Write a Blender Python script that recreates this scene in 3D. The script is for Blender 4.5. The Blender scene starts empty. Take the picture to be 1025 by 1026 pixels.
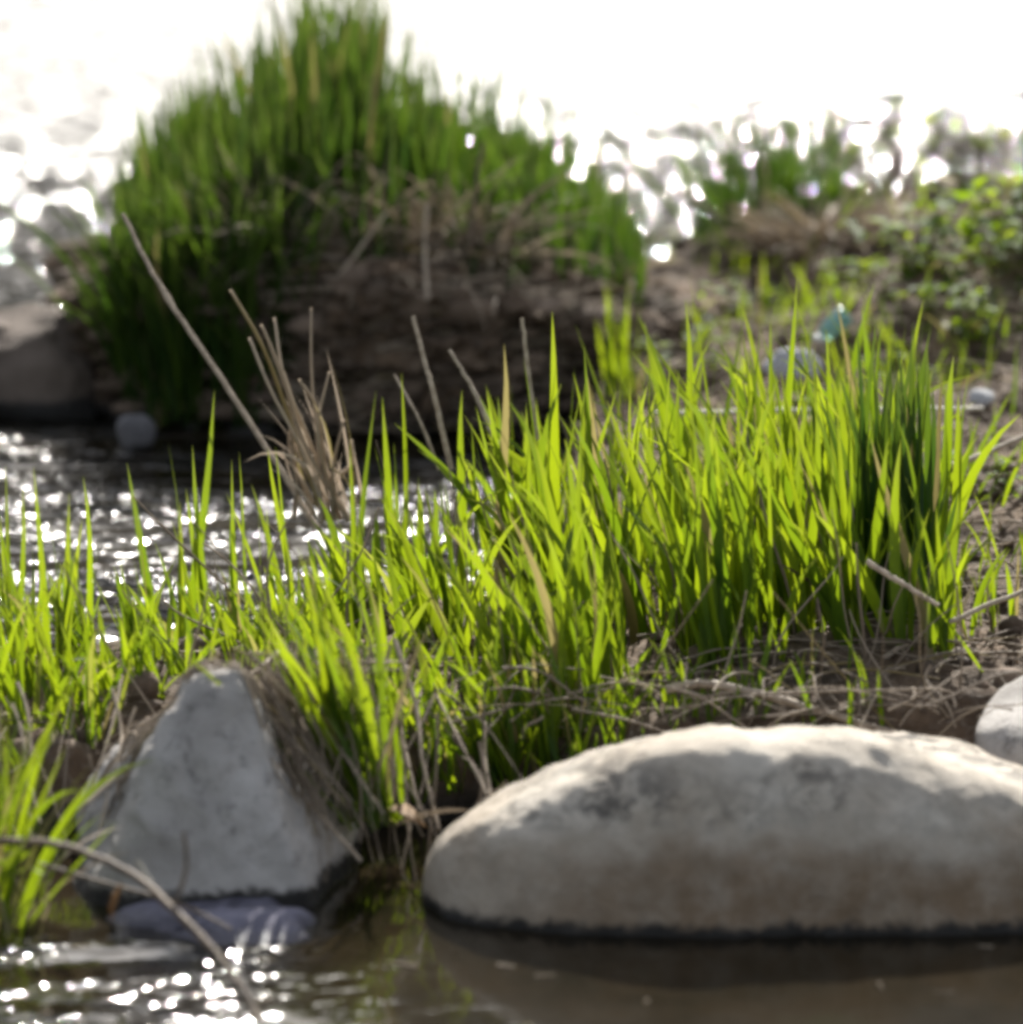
import bpy, bmesh, math, random
import numpy as np
from mathutils import Vector

SC = bpy.context.scene
C = SC.collection
R = math.radians
random.seed(7)
rng = np.random.default_rng(11)

# ------------------------------------------------------------------ camera, sky, sun, exposure
CAM_H, PITCH, FOV = 1.25, 12.0, 10.5
FOCUS, FSTOP = 5.0, 4.4
SUN_EL, SUN_AZ = 36.0, 6.0
SUN_STRENGTH, SKY_STRENGTH, EXPOSURE = 5.0, 0.105, 1.08
NP = 1025.0

cam = bpy.data.objects.new('camera', bpy.data.cameras.new('camera'))
C.objects.link(cam)
cam.location = (0, 0, CAM_H)
cam.rotation_euler = (R(90 - PITCH), 0, 0)
cam.data.sensor_width = 36.0
cam.data.lens = 18.0 / math.tan(R(FOV / 2))
cam.data.clip_start, cam.data.clip_end = 0.1, 2000
cam.data.dof.use_dof = True
cam.data.dof.focus_distance = FOCUS / math.cos(R(PITCH))
cam.data.dof.aperture_fstop = FSTOP
cam.data.dof.aperture_blades = 0
SC.camera = cam

world = bpy.data.worlds.new('World')
SC.world = world
world.use_nodes = True
wn = world.node_tree
sky = wn.nodes.new('ShaderNodeTexSky')
sky.sky_type = 'NISHITA'
sky.sun_disc = False
sky.sun_elevation = R(SUN_EL)
sky.sun_rotation = R(SUN_AZ)
sky.dust_density = 2.0
hs = wn.nodes.new('ShaderNodeHueSaturation')      # thin high cloud: a paler sky than clear air gives
hs.inputs['Saturation'].default_value = .42
wn.links.new(sky.outputs[0], hs.inputs['Color'])
wn.links.new(hs.outputs[0], wn.nodes['Background'].inputs[0])
wn.nodes['Background'].inputs[1].default_value = SKY_STRENGTH

sl = bpy.data.lights.new('sun', 'SUN')
sl.energy, sl.angle, sl.color = SUN_STRENGTH, R(0.53), (1.0, 0.955, 0.88)
sun = bpy.data.objects.new('sun', sl)
C.objects.link(sun)
sd = Vector((math.sin(R(SUN_AZ)) * math.cos(R(SUN_EL)), math.cos(R(SUN_AZ)) * math.cos(R(SUN_EL)), math.sin(R(SUN_EL))))
sun.rotation_euler = sd.to_track_quat('Z', 'Y').to_euler()
sun.location = (1, 8, 6)

SC.view_settings.view_transform = 'Standard'
SC.view_settings.look = 'None'
SC.view_settings.exposure = EXPOSURE
SC.view_settings.gamma = 1
SC.render.engine = 'CYCLES'
SC.cycles.use_denoising = True
SC.cycles.use_adaptive_sampling = False
SC.cycles.max_bounces = 8
SC.cycles.diffuse_bounces = 4
SC.cycles.glossy_bounces = 3
SC.cycles.transmission_bounces = 4
SC.cycles.pixel_filter_type = 'BLACKMAN_HARRIS'
SC.cycles.filter_width = 3.6

# ------------------------------------------------------------------ helpers
TF = math.tan(R(FOV / 2))
HALF = NP / 2

def P(px, py, Y):
    """a point at depth Y metres on the way through picture position px, py"""
    u, v = (px - HALF) / HALF * TF, (HALF - py) / HALF * TF
    cp, sp = math.cos(R(PITCH)), math.sin(R(PITCH))
    dy, dz = cp + v * sp, -sp + v * cp
    t = Y / dy
    return np.array((u * t, Y, CAM_H + dz * t))

def hash3(ix, iy, iz, seed):
    h = (ix * 374761393 + iy * 668265263 + iz * 2147483647 + seed * 974634777) & 0xFFFFFFFF
    h = ((h ^ (h >> 13)) * 1274126177) & 0xFFFFFFFF
    h = ((h ^ (h >> 15)) * 2246822519) & 0xFFFFFFFF
    return ((h ^ (h >> 16)) & 0xFFFFFF) / float(0xFFFFFF)

def noise(p, scale=1.0, seed=0):
    """value noise in -1..1"""
    q = np.asarray(p, float) * scale + 1000.0
    i = np.floor(q).astype(np.int64)
    f = q - i
    f = f * f * f * (f * (f * 6 - 15) + 10)
    r = 0
    for dx in (0, 1):
        for dy in (0, 1):
            for dz in (0, 1):
                w = (f[..., 0] if dx else 1 - f[..., 0]) * (f[..., 1] if dy else 1 - f[..., 1]) * (f[..., 2] if dz else 1 - f[..., 2])
                r = r + w * hash3(i[..., 0] + dx, i[..., 1] + dy, i[..., 2] + dz, seed)
    return r * 2 - 1

def fbm(p, scale, octs=4, seed=0, gain=.5):
    a, r = 1.0, 0
    for k in range(octs):
        r = r + a * noise(p, scale * 2.03 ** k, seed + 17 * k)
        a *= gain
    return r

def sm(a, b, x):
    t = np.clip((np.asarray(x, float) - a) / (b - a), 0, 1)
    return t * t * (3 - 2 * t)

def mesh_obj(name, V, F, mat=None, parent=None, smooth=True, attrs=None, loc=None):
    V = np.asarray(V, float)
    if loc is not None:
        V = V - np.asarray(loc)
    me = bpy.data.meshes.new(name)
    F = np.asarray(F)
    n = F.shape[1]
    me.vertices.add(len(V))
    me.vertices.foreach_set('co', V.astype(np.float32).ravel())
    me.loops.add(F.size)
    me.loops.foreach_set('vertex_index', F.astype(np.int32).ravel())
    me.polygons.add(len(F))
    me.polygons.foreach_set('loop_start', (np.arange(len(F)) * n).astype(np.int32))
    me.polygons.foreach_set('use_smooth', np.full(len(F), smooth))
    me.update(calc_edges=True)
    me.validate()
    for k, a in (attrs or {}).items():
        at = me.attributes.new(k, 'FLOAT', 'POINT')
        at.data.foreach_set('value', np.asarray(a, np.float32).ravel())
    if mat:
        me.materials.append(mat)
    o = bpy.data.objects.new(name, me)
    C.objects.link(o)
    if parent is not None:
        o.parent = parent
        if loc is None:
            o.location = [-c for c in parent.location]
    elif loc is not None:
        o.location = loc
    return o

def tag(o, label=None, cat=None, group=None, kind=None):
    if label: o['label'] = label
    if cat: o['category'] = cat
    if group: o['group'] = group
    if kind: o['kind'] = kind
    return o

def empty(name, loc, label, cat, group=None):
    o = bpy.data.objects.new(name, None)
    o.empty_display_size = .05
    C.objects.link(o)
    o.location = [float(c) for c in loc]
    return tag(o, label, cat, group)

def grid_faces(nr, nc, wrap=False):
    a = np.arange(nr - 1)[:, None] * nc
    cc = np.arange(nc if wrap else nc - 1)[None, :]
    c2 = (cc + 1) % nc
    return np.stack([a + cc, a + c2, a + nc + c2, a + nc + cc], -1).reshape(-1, 4)

def blades(base, L, w, phi, lean, bend, fold=.25, nseg=7, twist=None, wmode='grass'):
    """grass blades: base (N,3), length, width, heading, lean from vertical, extra bend towards the tip"""
    N = len(base)
    L, w, phi, lean, bend = [np.broadcast_to(np.asarray(a, float), (N,)) for a in (L, w, phi, lean, bend)]
    s = np.linspace(0, 1, nseg + 1)
    ang = lean[:, None] + bend[:, None] * s[None] ** 1.7
    ds = L[:, None] / nseg
    mid = .5 * (ang[:, 1:] + ang[:, :-1])
    hx = np.concatenate([np.zeros((N, 1)), np.cumsum(np.sin(mid) * ds, 1)], 1)
    hz = np.concatenate([np.zeros((N, 1)), np.cumsum(np.cos(mid) * ds, 1)], 1)
    cx, sx = np.cos(phi)[:, None], np.sin(phi)[:, None]
    wob = (rng.random((N, 1)) - .5) * .05 * L[:, None] * np.sin(s[None] * 3.1 * (1 + rng.random((N, 1))))
    cen = np.stack([base[:, 0:1] + hx * cx - wob * sx, base[:, 1:2] + hx * sx + wob * cx, base[:, 2:3] + hz], -1)
    tw = rng.uniform(-1.4, 1.4, N) if twist is None else np.broadcast_to(twist, (N,))
    tw = tw[:, None] + rng.uniform(-.5, .5, (N, 1)) * s[None]
    T = np.stack([np.sin(ang) * cx, np.sin(ang) * sx, np.cos(ang)], -1)
    S0 = np.stack([-sx + 0 * ang, cx + 0 * ang, 0 * ang], -1)
    B0 = np.cross(T, S0)
    S = S0 * np.cos(tw)[..., None] + B0 * np.sin(tw)[..., None]
    Nn = np.cross(T, S)
    prof = np.minimum(1, .55 + 1.5 * s) * np.clip(1 - s ** 2.6, 0, 1) ** .85
    prof[-1] = .02
    hw = .5 * w[:, None] * prof[None]
    Lf = cen + S * hw[..., None] + Nn * (hw * fold)[..., None]
    Rt = cen - S * hw[..., None] + Nn * (hw * fold)[..., None]
    V = np.stack([Lf, cen, Rt], 2).reshape(-1, 3)
    per = (nseg + 1) * 3
    F0 = grid_faces(nseg + 1, 3)
    F = (F0[None] + (np.arange(N) * per)[:, None, None]).reshape(-1, 4)
    tone = np.repeat(rng.random(N), per)
    along = np.tile(np.repeat(s, 3), N)
    return V, F, dict(tone=tone, along=along)

def tubes(paths, r0, r1, sides=5):
    """paths (N,n,3) -> round stalks tapering from r0 to r1"""
    paths = np.asarray(paths, float)
    N, n, _ = paths.shape
    T = np.gradient(paths, axis=1)
    T /= np.linalg.norm(T, axis=-1, keepdims=True) + 1e-9
    up = np.where(np.abs(T[..., 2:3]) > .9, np.array([1., 0, 0]), np.array([0, 0, 1.]))
    S = np.cross(T, up); S /= np.linalg.norm(S, axis=-1, keepdims=True) + 1e-9
    B = np.cross(T, S)
    t = np.linspace(0, 1, n)
    r0 = np.broadcast_to(r0, (N,)); r1 = np.broadcast_to(r1, (N,))
    r = r0[:, None] * (1 - t) + r1[:, None] * t
    a = np.arange(sides) / sides * 2 * math.pi
    V = paths[:, :, None] + r[..., None, None] * (S[:, :, None] * np.cos(a)[None, None, :, None] + B[:, :, None] * np.sin(a)[None, None, :, None])
    per = n * sides
    F0 = grid_faces(n, sides, True)
    F = (F0[None] + (np.arange(N) * per)[:, None, None]).reshape(-1, 4)
    return V.reshape(-1, 3), F, dict(tone=np.repeat(rng.random(N), per), along=np.tile(np.repeat(t, sides), N))

def spline(pts, n=24):
    """smooth line through a few points"""
    p = np.asarray(pts, float)
    p = np.vstack([2 * p[0] - p[1], p, 2 * p[-1] - p[-2]])
    m = len(p) - 3
    out = []
    for u in np.linspace(0, m - 1e-6, n):
        i = int(u); t = u - i
        a, b, c, d = p[i:i + 4]
        out.append(.5 * (2 * b + (c - a) * t + (2 * a - 5 * b + 4 * c - d) * t * t + (3 * b - a - 3 * c + d) * t ** 3))
    return np.array(out)

def ico(sub):
    bm = bmesh.new()
    bmesh.ops.create_icosphere(bm, subdivisions=sub, radius=1)
    bm.verts.ensure_lookup_table()
    V = np.array([v.co[:] for v in bm.verts]); F = np.array([[v.index for v in f.verts] for f in bm.faces])
    bm.free()
    return V, F

ICO = {k: ico(k) for k in (2, 3, 4, 5, 6)}

def rock_verts(planes, k=12, sub=5, amp=.004, sc=18, seed=0):
    D, F = ICO[sub]
    acc = 0
    for n, d in planes:
        n = np.array(n, float); n /= np.linalg.norm(n)
        acc = acc + (np.maximum(D @ n, 0) / d) ** k
    r = acc ** (-1.0 / k)
    V = D * r[:, None]
    V = V + D * (amp * fbm(V + seed * 3.1, sc, 4, seed))[:, None]
    return V, F

def random_planes(size, seed, n=11, flat=.7):
    g = np.random.default_rng(seed)
    out = []
    for i in range(n):
        v = g.normal(size=3); v /= np.linalg.norm(v)
        out.append((v, size * g.uniform(.72, 1.05) * (flat if abs(v[2]) > .6 else 1)))
    for ax in ((1, 0, 0), (-1, 0, 0), (0, 1, 0), (0, -1, 0), (0, 0, 1), (0, 0, -1)):
        out.append((ax, size * (flat if ax[2] else 1.05)))
    return out

# ------------------------------------------------------------------ materials
def new_mat(name):
    m = bpy.data.materials.new(name)
    m.use_nodes = True
    nt = m.node_tree
    nt.nodes.clear()
    return m, nt

def nd(nt, t, **kw):
    n = nt.nodes.new(t)
    for k, v in kw.items():
        if k in n.bl_rna.properties: setattr(n, k, v)
        else: n.inputs[k].default_value = v
    return n

def lk(nt, a, b): nt.links.new(a, b)

def ramp(nt, fac, stops, interp='LINEAR'):
    r = nt.nodes.new('ShaderNodeValToRGB')
    r.color_ramp.interpolation = interp
    e = r.color_ramp.elements
    while len(e) < len(stops): e.new(.5)
    for el, (p, c) in zip(e, stops):
        el.position = p
        el.color = (*c, 1) if len(c) == 3 else c
    lk(nt, fac, r.inputs[0])
    return r.outputs[0]

def tex(nt, scale, detail=4, rough=.55, vec=None, dist=0.0):
    n = nd(nt, 'ShaderNodeTexNoise')
    n.inputs['Scale'].default_value = scale
    n.inputs['Detail'].default_value = detail
    n.inputs['Roughness'].default_value = rough
    n.inputs['Distortion'].default_value = dist
    if vec is None:
        g = nd(nt, 'ShaderNodeNewGeometry'); vec = g.outputs['Position']
    lk(nt, vec, n.inputs['Vector'])
    return n.outputs['Fac']

def mixc(nt, fac, a, b):
    m = nt.nodes.new('ShaderNodeMix')
    m.data_type = 'RGBA'
    for s, v in ((0, fac), (6, a), (7, b)):
        if hasattr(v, 'is_linked'): lk(nt, v, m.inputs[s])
        else: m.inputs[s].default_value = v if s == 0 else (*v, 1)
    return m.outputs[2]

def math_n(nt, op, a, b=None, c=None, clamp=False):
    m = nt.nodes.new('ShaderNodeMath'); m.operation = op; m.use_clamp = clamp
    for i, v in enumerate((a, b, c)):
        if v is None: continue
        if hasattr(v, 'is_linked'): lk(nt, v, m.inputs[i])
        else: m.inputs[i].default_value = v
    return m.outputs[0]

def maprange(nt, v, a, b, c, d):
    m = nt.nodes.new('ShaderNodeMapRange'); m.interpolation_type = 'SMOOTHSTEP'
    lk(nt, v, m.inputs[0])
    for i, x in enumerate((a, b, c, d)): m.inputs[i + 1].default_value = x
    return m.outputs[0]

def leaf_mat(name, dark, light, tip, tr_dark, tr_light, trans=.5, rough=.45, gloss=.25, old_at=.93):
    m, nt = new_mat(name)
    at = nd(nt, 'ShaderNodeAttribute', attribute_name='tone')
    al = nd(nt, 'ShaderNodeAttribute', attribute_name='along')
    col = mixc(nt, at.outputs['Fac'], dark, light)
    trc = mixc(nt, at.outputs['Fac'], tr_dark, tr_light)
    t = math_n(nt, 'POWER', al.outputs['Fac'], 6.0)
    g = nd(nt, 'ShaderNodeNewGeometry')
    fib = tex(nt, 55, 2, .5, g.outputs['Position'])
    t = math_n(nt, 'MULTIPLY', t, fib)
    old = maprange(nt, at.outputs['Fac'], old_at, old_at + .02, 0, 1)
    col = mixc(nt, old, col, (.26, .20, .09)); trc = mixc(nt, old, trc, (.30, .25, .09))
    col = mixc(nt, t, col, tip); trc = mixc(nt, t, trc, tip)
    d = nd(nt, 'ShaderNodeBsdfPrincipled', Roughness=rough)
    d.inputs['Specular IOR Level'].default_value = gloss
    lk(nt, col, d.inputs['Base Color'])
    tr = nd(nt, 'ShaderNodeBsdfTranslucent'); lk(nt, trc, tr.inputs[0])
    mx = nd(nt, 'ShaderNodeMixShader'); mx.inputs[0].default_value = trans
    lk(nt, d.outputs[0], mx.inputs[1]); lk(nt, tr.outputs[0], mx.inputs[2])
    out = nd(nt, 'ShaderNodeOutputMaterial'); lk(nt, mx.outputs[0], out.inputs[0])
    return m

M = {}
M['grass'] = leaf_mat('fresh_grass', (.035, .085, .010), (.075, .135, .014), (.16, .15, .05), (.15, .24, .006), (.35, .44, .010), .52)
M['shaded'] = leaf_mat('shaded_grass', (.020, .055, .012), (.045, .085, .014), (.14, .13, .05), (.05, .13, .008), (.20, .30, .010), .35)  # shade on the right tuft put into darker, less translucent greens
M['tussock'] = leaf_mat('tussock_grass', (.020, .050, .009), (.050, .085, .013), (.14, .13, .05), (.026, .065, .007), (.095, .17, .010), .45, old_at=.975)  # greens darkened to carry the self-shade of the dense tussock
M['broadleaf'] = leaf_mat('broad_leaf', (.03, .075, .012), (.07, .13, .02), (.10, .14, .03), (.16, .28, .010), (.38, .48, .015), .55, .6, .12)
M['straw'] = leaf_mat('dry_straw', (.14, .105, .075), (.44, .36, .27), (.36, .29, .21), (.12, .09, .06), (.30, .24, .16), .25, .7, .3)
M['bleached'] = leaf_mat('bleached_straw', (.34, .27, .19), (.58, .49, .37), (.5, .42, .33), (.30, .22, .16), (.50, .40, .31), .3, .7, .2)
M['deadleaf'] = leaf_mat('dead_leaf', (.16, .10, .05), (.26, .17, .09), (.2, .12, .06), (.3, .16, .05), (.4, .22, .07), .35, .7, .2)

def bark_mat(name, a, b, scale=120):
    m, nt = new_mat(name)
    g = nd(nt, 'ShaderNodeNewGeometry')
    n = tex(nt, scale, 5, .6)
    d = nd(nt, 'ShaderNodeBsdfPrincipled', Roughness=.65)
    lk(nt, ramp(nt, n, [(.3, a), (.7, b)]), d.inputs['Base Color'])
    bp = nd(nt, 'ShaderNodeBump', Strength=.5, Distance=.002); lk(nt, n, bp.inputs['Height']); lk(nt, bp.outputs[0], d.inputs['Normal'])
    lk(nt, d.outputs[0], nd(nt, 'ShaderNodeOutputMaterial').inputs[0])
    return m
M['twig'] = bark_mat('twig_bark', (.045, .03, .02), (.20, .14, .085))
M['stick'] = bark_mat('weathered_stick', (.24, .18, .125), (.50, .41, .31))
M['palestick'] = bark_mat('bleached_stick', (.36, .33, .27), (.62, .58, .48))
M['root'] = bark_mat('root_bark', (.05, .035, .025), (.17, .12, .08))

def soil_mat():
    m, nt = new_mat('damp_soil')
    g = nd(nt, 'ShaderNodeNewGeometry')
    sp = nd(nt, 'ShaderNodeSeparateXYZ'); lk(nt, g.outputs['Position'], sp.inputs[0])
    a = tex(nt, 9, 6, .65); b = tex(nt, 70, 5, .7)
    col = ramp(nt, a, [(.32, (.034, .023, .014)), (.52, (.10, .066, .041)), (.7, (.21, .145, .092))])
    col = mixc(nt, ramp(nt, b, [(.5, (0, 0, 0)), (.68, (.6, .6, .6))]), col, (.22, .18, .14))
    wet = maprange(nt, sp.outputs['Z'], .004, .045, 1, 0)
    col = mixc(nt, wet, col, (.016, .013, .010))
    d = nd(nt, 'ShaderNodeBsdfPrincipled')
    lk(nt, maprange(nt, sp.outputs['Z'], .004, .04, .35, .9), d.inputs['Roughness'])
    d.inputs['Specular IOR Level'].default_value = .3
    lk(nt, col, d.inputs['Base Color'])
    h = math_n(nt, 'ADD', a, math_n(nt, 'MULTIPLY', b, .4))
    bp = nd(nt, 'ShaderNodeBump', Strength=1, Distance=.02); lk(nt, h, bp.inputs['Height']); lk(nt, bp.outputs[0], d.inputs['Normal'])
    lk(nt, d.outputs[0], nd(nt, 'ShaderNodeOutputMaterial').inputs[0])
    return m
M['soil'] = soil_mat()

def stone_mat(name, c0, c1, stain, lichen, wet_z=.02, lich=(.50, .62), lich_z=(-1, -.5), stain_z=(-1, -.9, -.5, -.4), stain_x=(-9, -8), wetcol=(.02, .018, .016)):
    """pale stone with stain and dark lichen bands given by height"""
    m, nt = new_mat(name)
    g = nd(nt, 'ShaderNodeNewGeometry')
    sp = nd(nt, 'ShaderNodeSeparateXYZ'); lk(nt, g.outputs['Position'], sp.inputs[0])
    Z = sp.outputs['Z']
    n1 = tex(nt, 11, 5, .6); n2 = tex(nt, 46, 8, .78, None, .4); n3 = tex(nt, 260, 3, .6)
    zj = math_n(nt, 'ADD', Z, math_n(nt, 'MULTIPLY', math_n(nt, 'SUBTRACT', n1, .5), .09))
    col = mixc(nt, ramp(nt, n1, [(.35, (0, 0, 0)), (.65, (1, 1, 1))]), c0, c1)
    a, b, c, e = stain_z
    band = math_n(nt, 'MULTIPLY', maprange(nt, zj, a, b, 0, 1), maprange(nt, zj, c, e, 1, 0))
    side = maprange(nt, math_n(nt, 'ADD', sp.outputs['X'], math_n(nt, 'MULTIPLY', n1, .2)), stain_x[0], stain_x[1], .4, 1)
    band = math_n(nt, 'MULTIPLY', math_n(nt, 'MULTIPLY', band, side), maprange(nt, tex(nt, 19, 6, .7), .3, .62, .55, 1))
    col = mixc(nt, math_n(nt, 'MULTIPLY', band, .9), col, stain)
    lz = math_n(nt, 'MULTIPLY', maprange(nt, zj, lich_z[0], lich_z[0] + .02, 0, 1), maprange(nt, zj, lich_z[1], lich_z[1] + .015, 1, 0))
    pat = maprange(nt, n2, lich[0], lich[1], 0, 1)
    col = mixc(nt, math_n(nt, 'MULTIPLY', math_n(nt, 'MULTIPLY', lz, pat), maprange(nt, tex(nt, 6, 2, .5), .38, .55, .25, .95)), col, lichen)
    spk = maprange(nt, n3, .60, .72, 0, .35)
    col = mixc(nt, spk, col, lichen)
    wet = maprange(nt, math_n(nt, 'ADD', Z, math_n(nt, 'MULTIPLY', math_n(nt, 'SUBTRACT', n2, .5), .036)), wet_z, wet_z + .009, 1, 0)
    col = mixc(nt, wet, col, wetcol)
    d = nd(nt, 'ShaderNodeBsdfPrincipled')
    lk(nt, col, d.inputs['Base Color'])
    lk(nt, maprange(nt, wet, 0, 1, .85, .3), d.inputs['Roughness'])
    d.inputs['Specular IOR Level'].default_value = .35
    h = math_n(nt, 'ADD', math_n(nt, 'MULTIPLY', n2, .6), math_n(nt, 'MULTIPLY', n3, .35))
    bp = nd(nt, 'ShaderNodeBump', Strength=.9, Distance=.011); lk(nt, h, bp.inputs['Height']); lk(nt, bp.outputs[0], d.inputs['Normal'])
    lk(nt, d.outputs[0], nd(nt, 'ShaderNodeOutputMaterial').inputs[0])
    return m
M['boulder'] = stone_mat('boulder_stone', (.45, .385, .305), (.60, .545, .465), (.19, .122, .066), (.06, .055, .05), wet_z=.004,
                         lich=(.44, .56), lich_z=(.076, .122), stain_z=(-.2, -.15, .035, .098), stain_x=(.03, .22))
M['grey'] = stone_mat('grey_stone', (.35, .325, .30), (.52, .49, .46), (.33, .30, .27), (.10, .095, .09), wet_z=.010, lich=(.50, .72), lich_z=(.02, .25))
M['violet'] = stone_mat('violet_slate', (.14, .135, .18), (.25, .24, .31), (.2, .18, .2), (.06, .055, .06), wet_z=.004, wetcol=(.09, .086, .115))
M['duskstone'] = stone_mat('dusky_stone', (.12, .115, .12), (.21, .20, .20), (.15, .14, .13), (.05, .05, .05), wet_z=.004)
M['brownrock'] = stone_mat('brown_rock', (.085, .065, .05), (.16, .125, .10), (.12, .09, .07), (.05, .04, .03), wet_z=.02)
M['paler'] = stone_mat('pale_stone', (.42, .42, .43), (.55, .55, .56), (.4, .38, .36), (.15, .14, .13), wet_z=-.5, lich=(.6, .7), lich_z=(0, .3))
M['gravel'] = stone_mat('mixed_gravel', (.06, .043, .03), (.22, .16, .115), (.2, .17, .14), (.06, .05, .04), wet_z=.01)

def water_mat():
    m, nt = new_mat('river_water')
    g = nd(nt, 'ShaderNodeNewGeometry')
    pos = g.outputs['Position']
    sp = nd(nt, 'ShaderNodeSeparateXYZ'); lk(nt, pos, sp.inputs[0])
    X, Y = sp.outputs['X'], sp.outputs['Y']
    mp = nd(nt, 'ShaderNodeMapping'); lk(nt, pos, mp.inputs[0]); mp.inputs['Scale'].default_value = (.75, 1, 1)
    v = mp.outputs[0]
    big = tex(nt, 5, 2, .5, v, .3)
    med = tex(nt, 13.5, 2, .5, v, .4)
    sml = tex(nt, 48, 1.5, .5, v, .3)
    # wave heights in metres: quiet pool behind the rocks, rippled channel, choppy open river
    Ye = math_n(nt, 'ADD', Y, maprange(nt, X, -.7, .65, .45, -.75))      # quieter in the lee of the bar
    far = maprange(nt, Ye, 7.9, 9.2, 0, 1)
    chan = maprange(nt, Y, 5.1, 5.4, 0, 1)
    patch = math_n(nt, 'MULTIPLY', maprange(nt, X, -.34, -.07, 1, 0), maprange(nt, Y, 4.22, 4.32, 1, 0))
    patch = math_n(nt, 'MULTIPLY', patch, maprange(nt, big, .36, .54, 0, 1))
    chan = math_n(nt, 'MULTIPLY', chan, maprange(nt, Y, 6.5, 7.0, 1, .70))
    mp2 = nd(nt, 'ShaderNodeMapping'); lk(nt, pos, mp2.inputs[0]); mp2.inputs['Scale'].default_value = (.45, 1.3, 1)
    calm = maprange(nt, tex(nt, 6, 3, .6, mp2.outputs[0], .3), .40, .60, .22, 1)
    chan = math_n(nt, 'MULTIPLY', chan, math_n(nt, 'MAXIMUM', calm, maprange(nt, Y, 6.5, 7.2, 0, 1)))
    amp = math_n(nt, 'ADD', .0006, math_n(nt, 'MULTIPLY', patch, .021))
    amp = math_n(nt, 'ADD', amp, math_n(nt, 'MULTIPLY', chan, .042))
    amp = math_n(nt, 'ADD', amp, math_n(nt, 'MULTIPLY', far, .026))
    h = math_n(nt, 'ADD', math_n(nt, 'MULTIPLY', med, 1.0), math_n(nt, 'MULTIPLY', sml, maprange(nt, Y, 6.5, 7.0, .5, .12)))
    h = math_n(nt, 'MULTIPLY', h, amp)
    h = math_n(nt, 'ADD', h, math_n(nt, 'MULTIPLY', big, math_n(nt, 'MULTIPLY', math_n(nt, 'ADD', far, math_n(nt, 'MULTIPLY', chan, .45)), .026)))
    bp = nd(nt, 'ShaderNodeBump', Strength=1, Distance=1); lk(nt, h, bp.inputs['Height'])
    d = nd(nt, 'ShaderNodeBsdfPrincipled')
    d.inputs['Base Color'].default_value = (.022, .018, .010, 1)
    n5 = tex(nt, 7, 4, .6)
    lk(nt, ramp(nt, n5, [(.35, (.007, .006, .003)), (.6, (.018, .013, .007)), (.75, (.016, .017, .006))]), d.inputs['Base Color'])
    d.inputs['IOR'].default_value = 1.333
    ro = math_n(nt, 'ADD', maprange(nt, Ye, 8.2, 9.8, .06, .50), math_n(nt, 'MULTIPLY', maprange(nt, Y, 5.1, 5.4, 0, .10), maprange(nt, Y, 6.4, 6.9, 1, 0)))
    lk(nt, ro, d.inputs['Roughness'])
    lk(nt, bp.outputs[0], d.inputs['Normal'])
    lk(nt, d.outputs[0], nd(nt, 'ShaderNodeOutputMaterial').inputs[0])
    return m
M['water'] = water_mat()

# ------------------------------------------------------------------ the setting
def H(x, y):
    """height of the ground"""
    x = np.asarray(x, float); y = np.asarray(y, float)
    p = np.stack([x, y, 0 * x], -1)
    w1 = fbm(p, 5, 2, 3) * .05
    yf = 4.47 + w1 + .10 * sm(.55, 1.2, x)
    yb = 5.26 + .16 * sm(-.3, -.05, x) + 1.93 * sm(-.02, .2, x) + fbm(p, 3.5, 3, 9) * .09
    front = sm(0, .20, y - yf)
    back = 1 - sm(-.30, .02, y - yb)
    mask = front * back
    top = .072 + .035 * sm(.05, .5, x) + .06 * sm(.30, .5, x) * sm(6.05, 6.35, y)
    h = -.16 + mask * (.16 + top)
    h = h + mask * (.018 * fbm(p, 7, 4, 21) + .006 * fbm(p, 40, 3, 5))
    return h

def build_ground():
    xs = np.concatenate([np.linspace(-60, -1.3, 24), np.linspace(-1.25, 1.35, 420), np.linspace(1.4, 60, 24)])
    ys = np.concatenate([np.linspace(-40, 3.9, 20), np.linspace(3.95, 7.8, 560), np.linspace(7.9, 200, 30)])
    X, Y = np.meshgrid(xs, ys)
    Z = H(X, Y)
    V = np.stack([X, Y, Z], -1).reshape(-1, 3)
    o = mesh_obj('ground', V, grid_faces(len(ys), len(xs)), M['soil'])
    tag(o, 'dark damp soil bar along the river edge', None, None, 'structure')

build_ground()

def build_water():
    xs = np.linspace(-200, 200, 41); ys = np.concatenate([np.linspace(-60, 20, 41), np.linspace(30, 500, 30)])
    X, Y = np.meshgrid(xs, ys)
    o = mesh_obj('river_water', np.stack([X, Y, 0 * X], -1).reshape(-1, 3), grid_faces(len(ys), len(xs)), M['water'])
    tag(o, 'river water glittering in the sun', None, None, 'structure')

build_water()

def build_unseen_bank():  # out of view; added, and its height set, to darken low reflections in the water
    m, nt = new_mat('unseen_slope')
    d = nd(nt, 'ShaderNodeBsdfPrincipled', Roughness=.9)
    lk(nt, ramp(nt, tex(nt, .6, 5, .65), [(.35, (.05, .055, .04)), (.65, (.11, .115, .085))]), d.inputs['Base Color'])
    lk(nt, d.outputs[0], nd(nt, 'ShaderNodeOutputMaterial').inputs[0])
    xs = np.linspace(-170, 170, 300); ys = np.linspace(34, 110, 70)
    X, Y = np.meshgrid(xs, ys)
    p = np.stack([X, Y, 0 * X], -1)
    rise = sm(36, 46, Y + 3 * fbm(p, .05, 2, 4))
    Z = -.6 + rise * (13 + 2.0 * fbm(p, .06, 3, 5) + 1.4 * fbm(p, .35, 3, 6)) + sm(46, 110, Y) * 5
    o = mesh_obj('unseen_hills', np.stack([X, Y, Z], -1).reshape(-1, 3), grid_faces(len(ys), len(xs)), m)
    tag(o, 'unseen wooded far bank added to darken the river reflections', None, None, 'structure')

build_unseen_bank()

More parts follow.
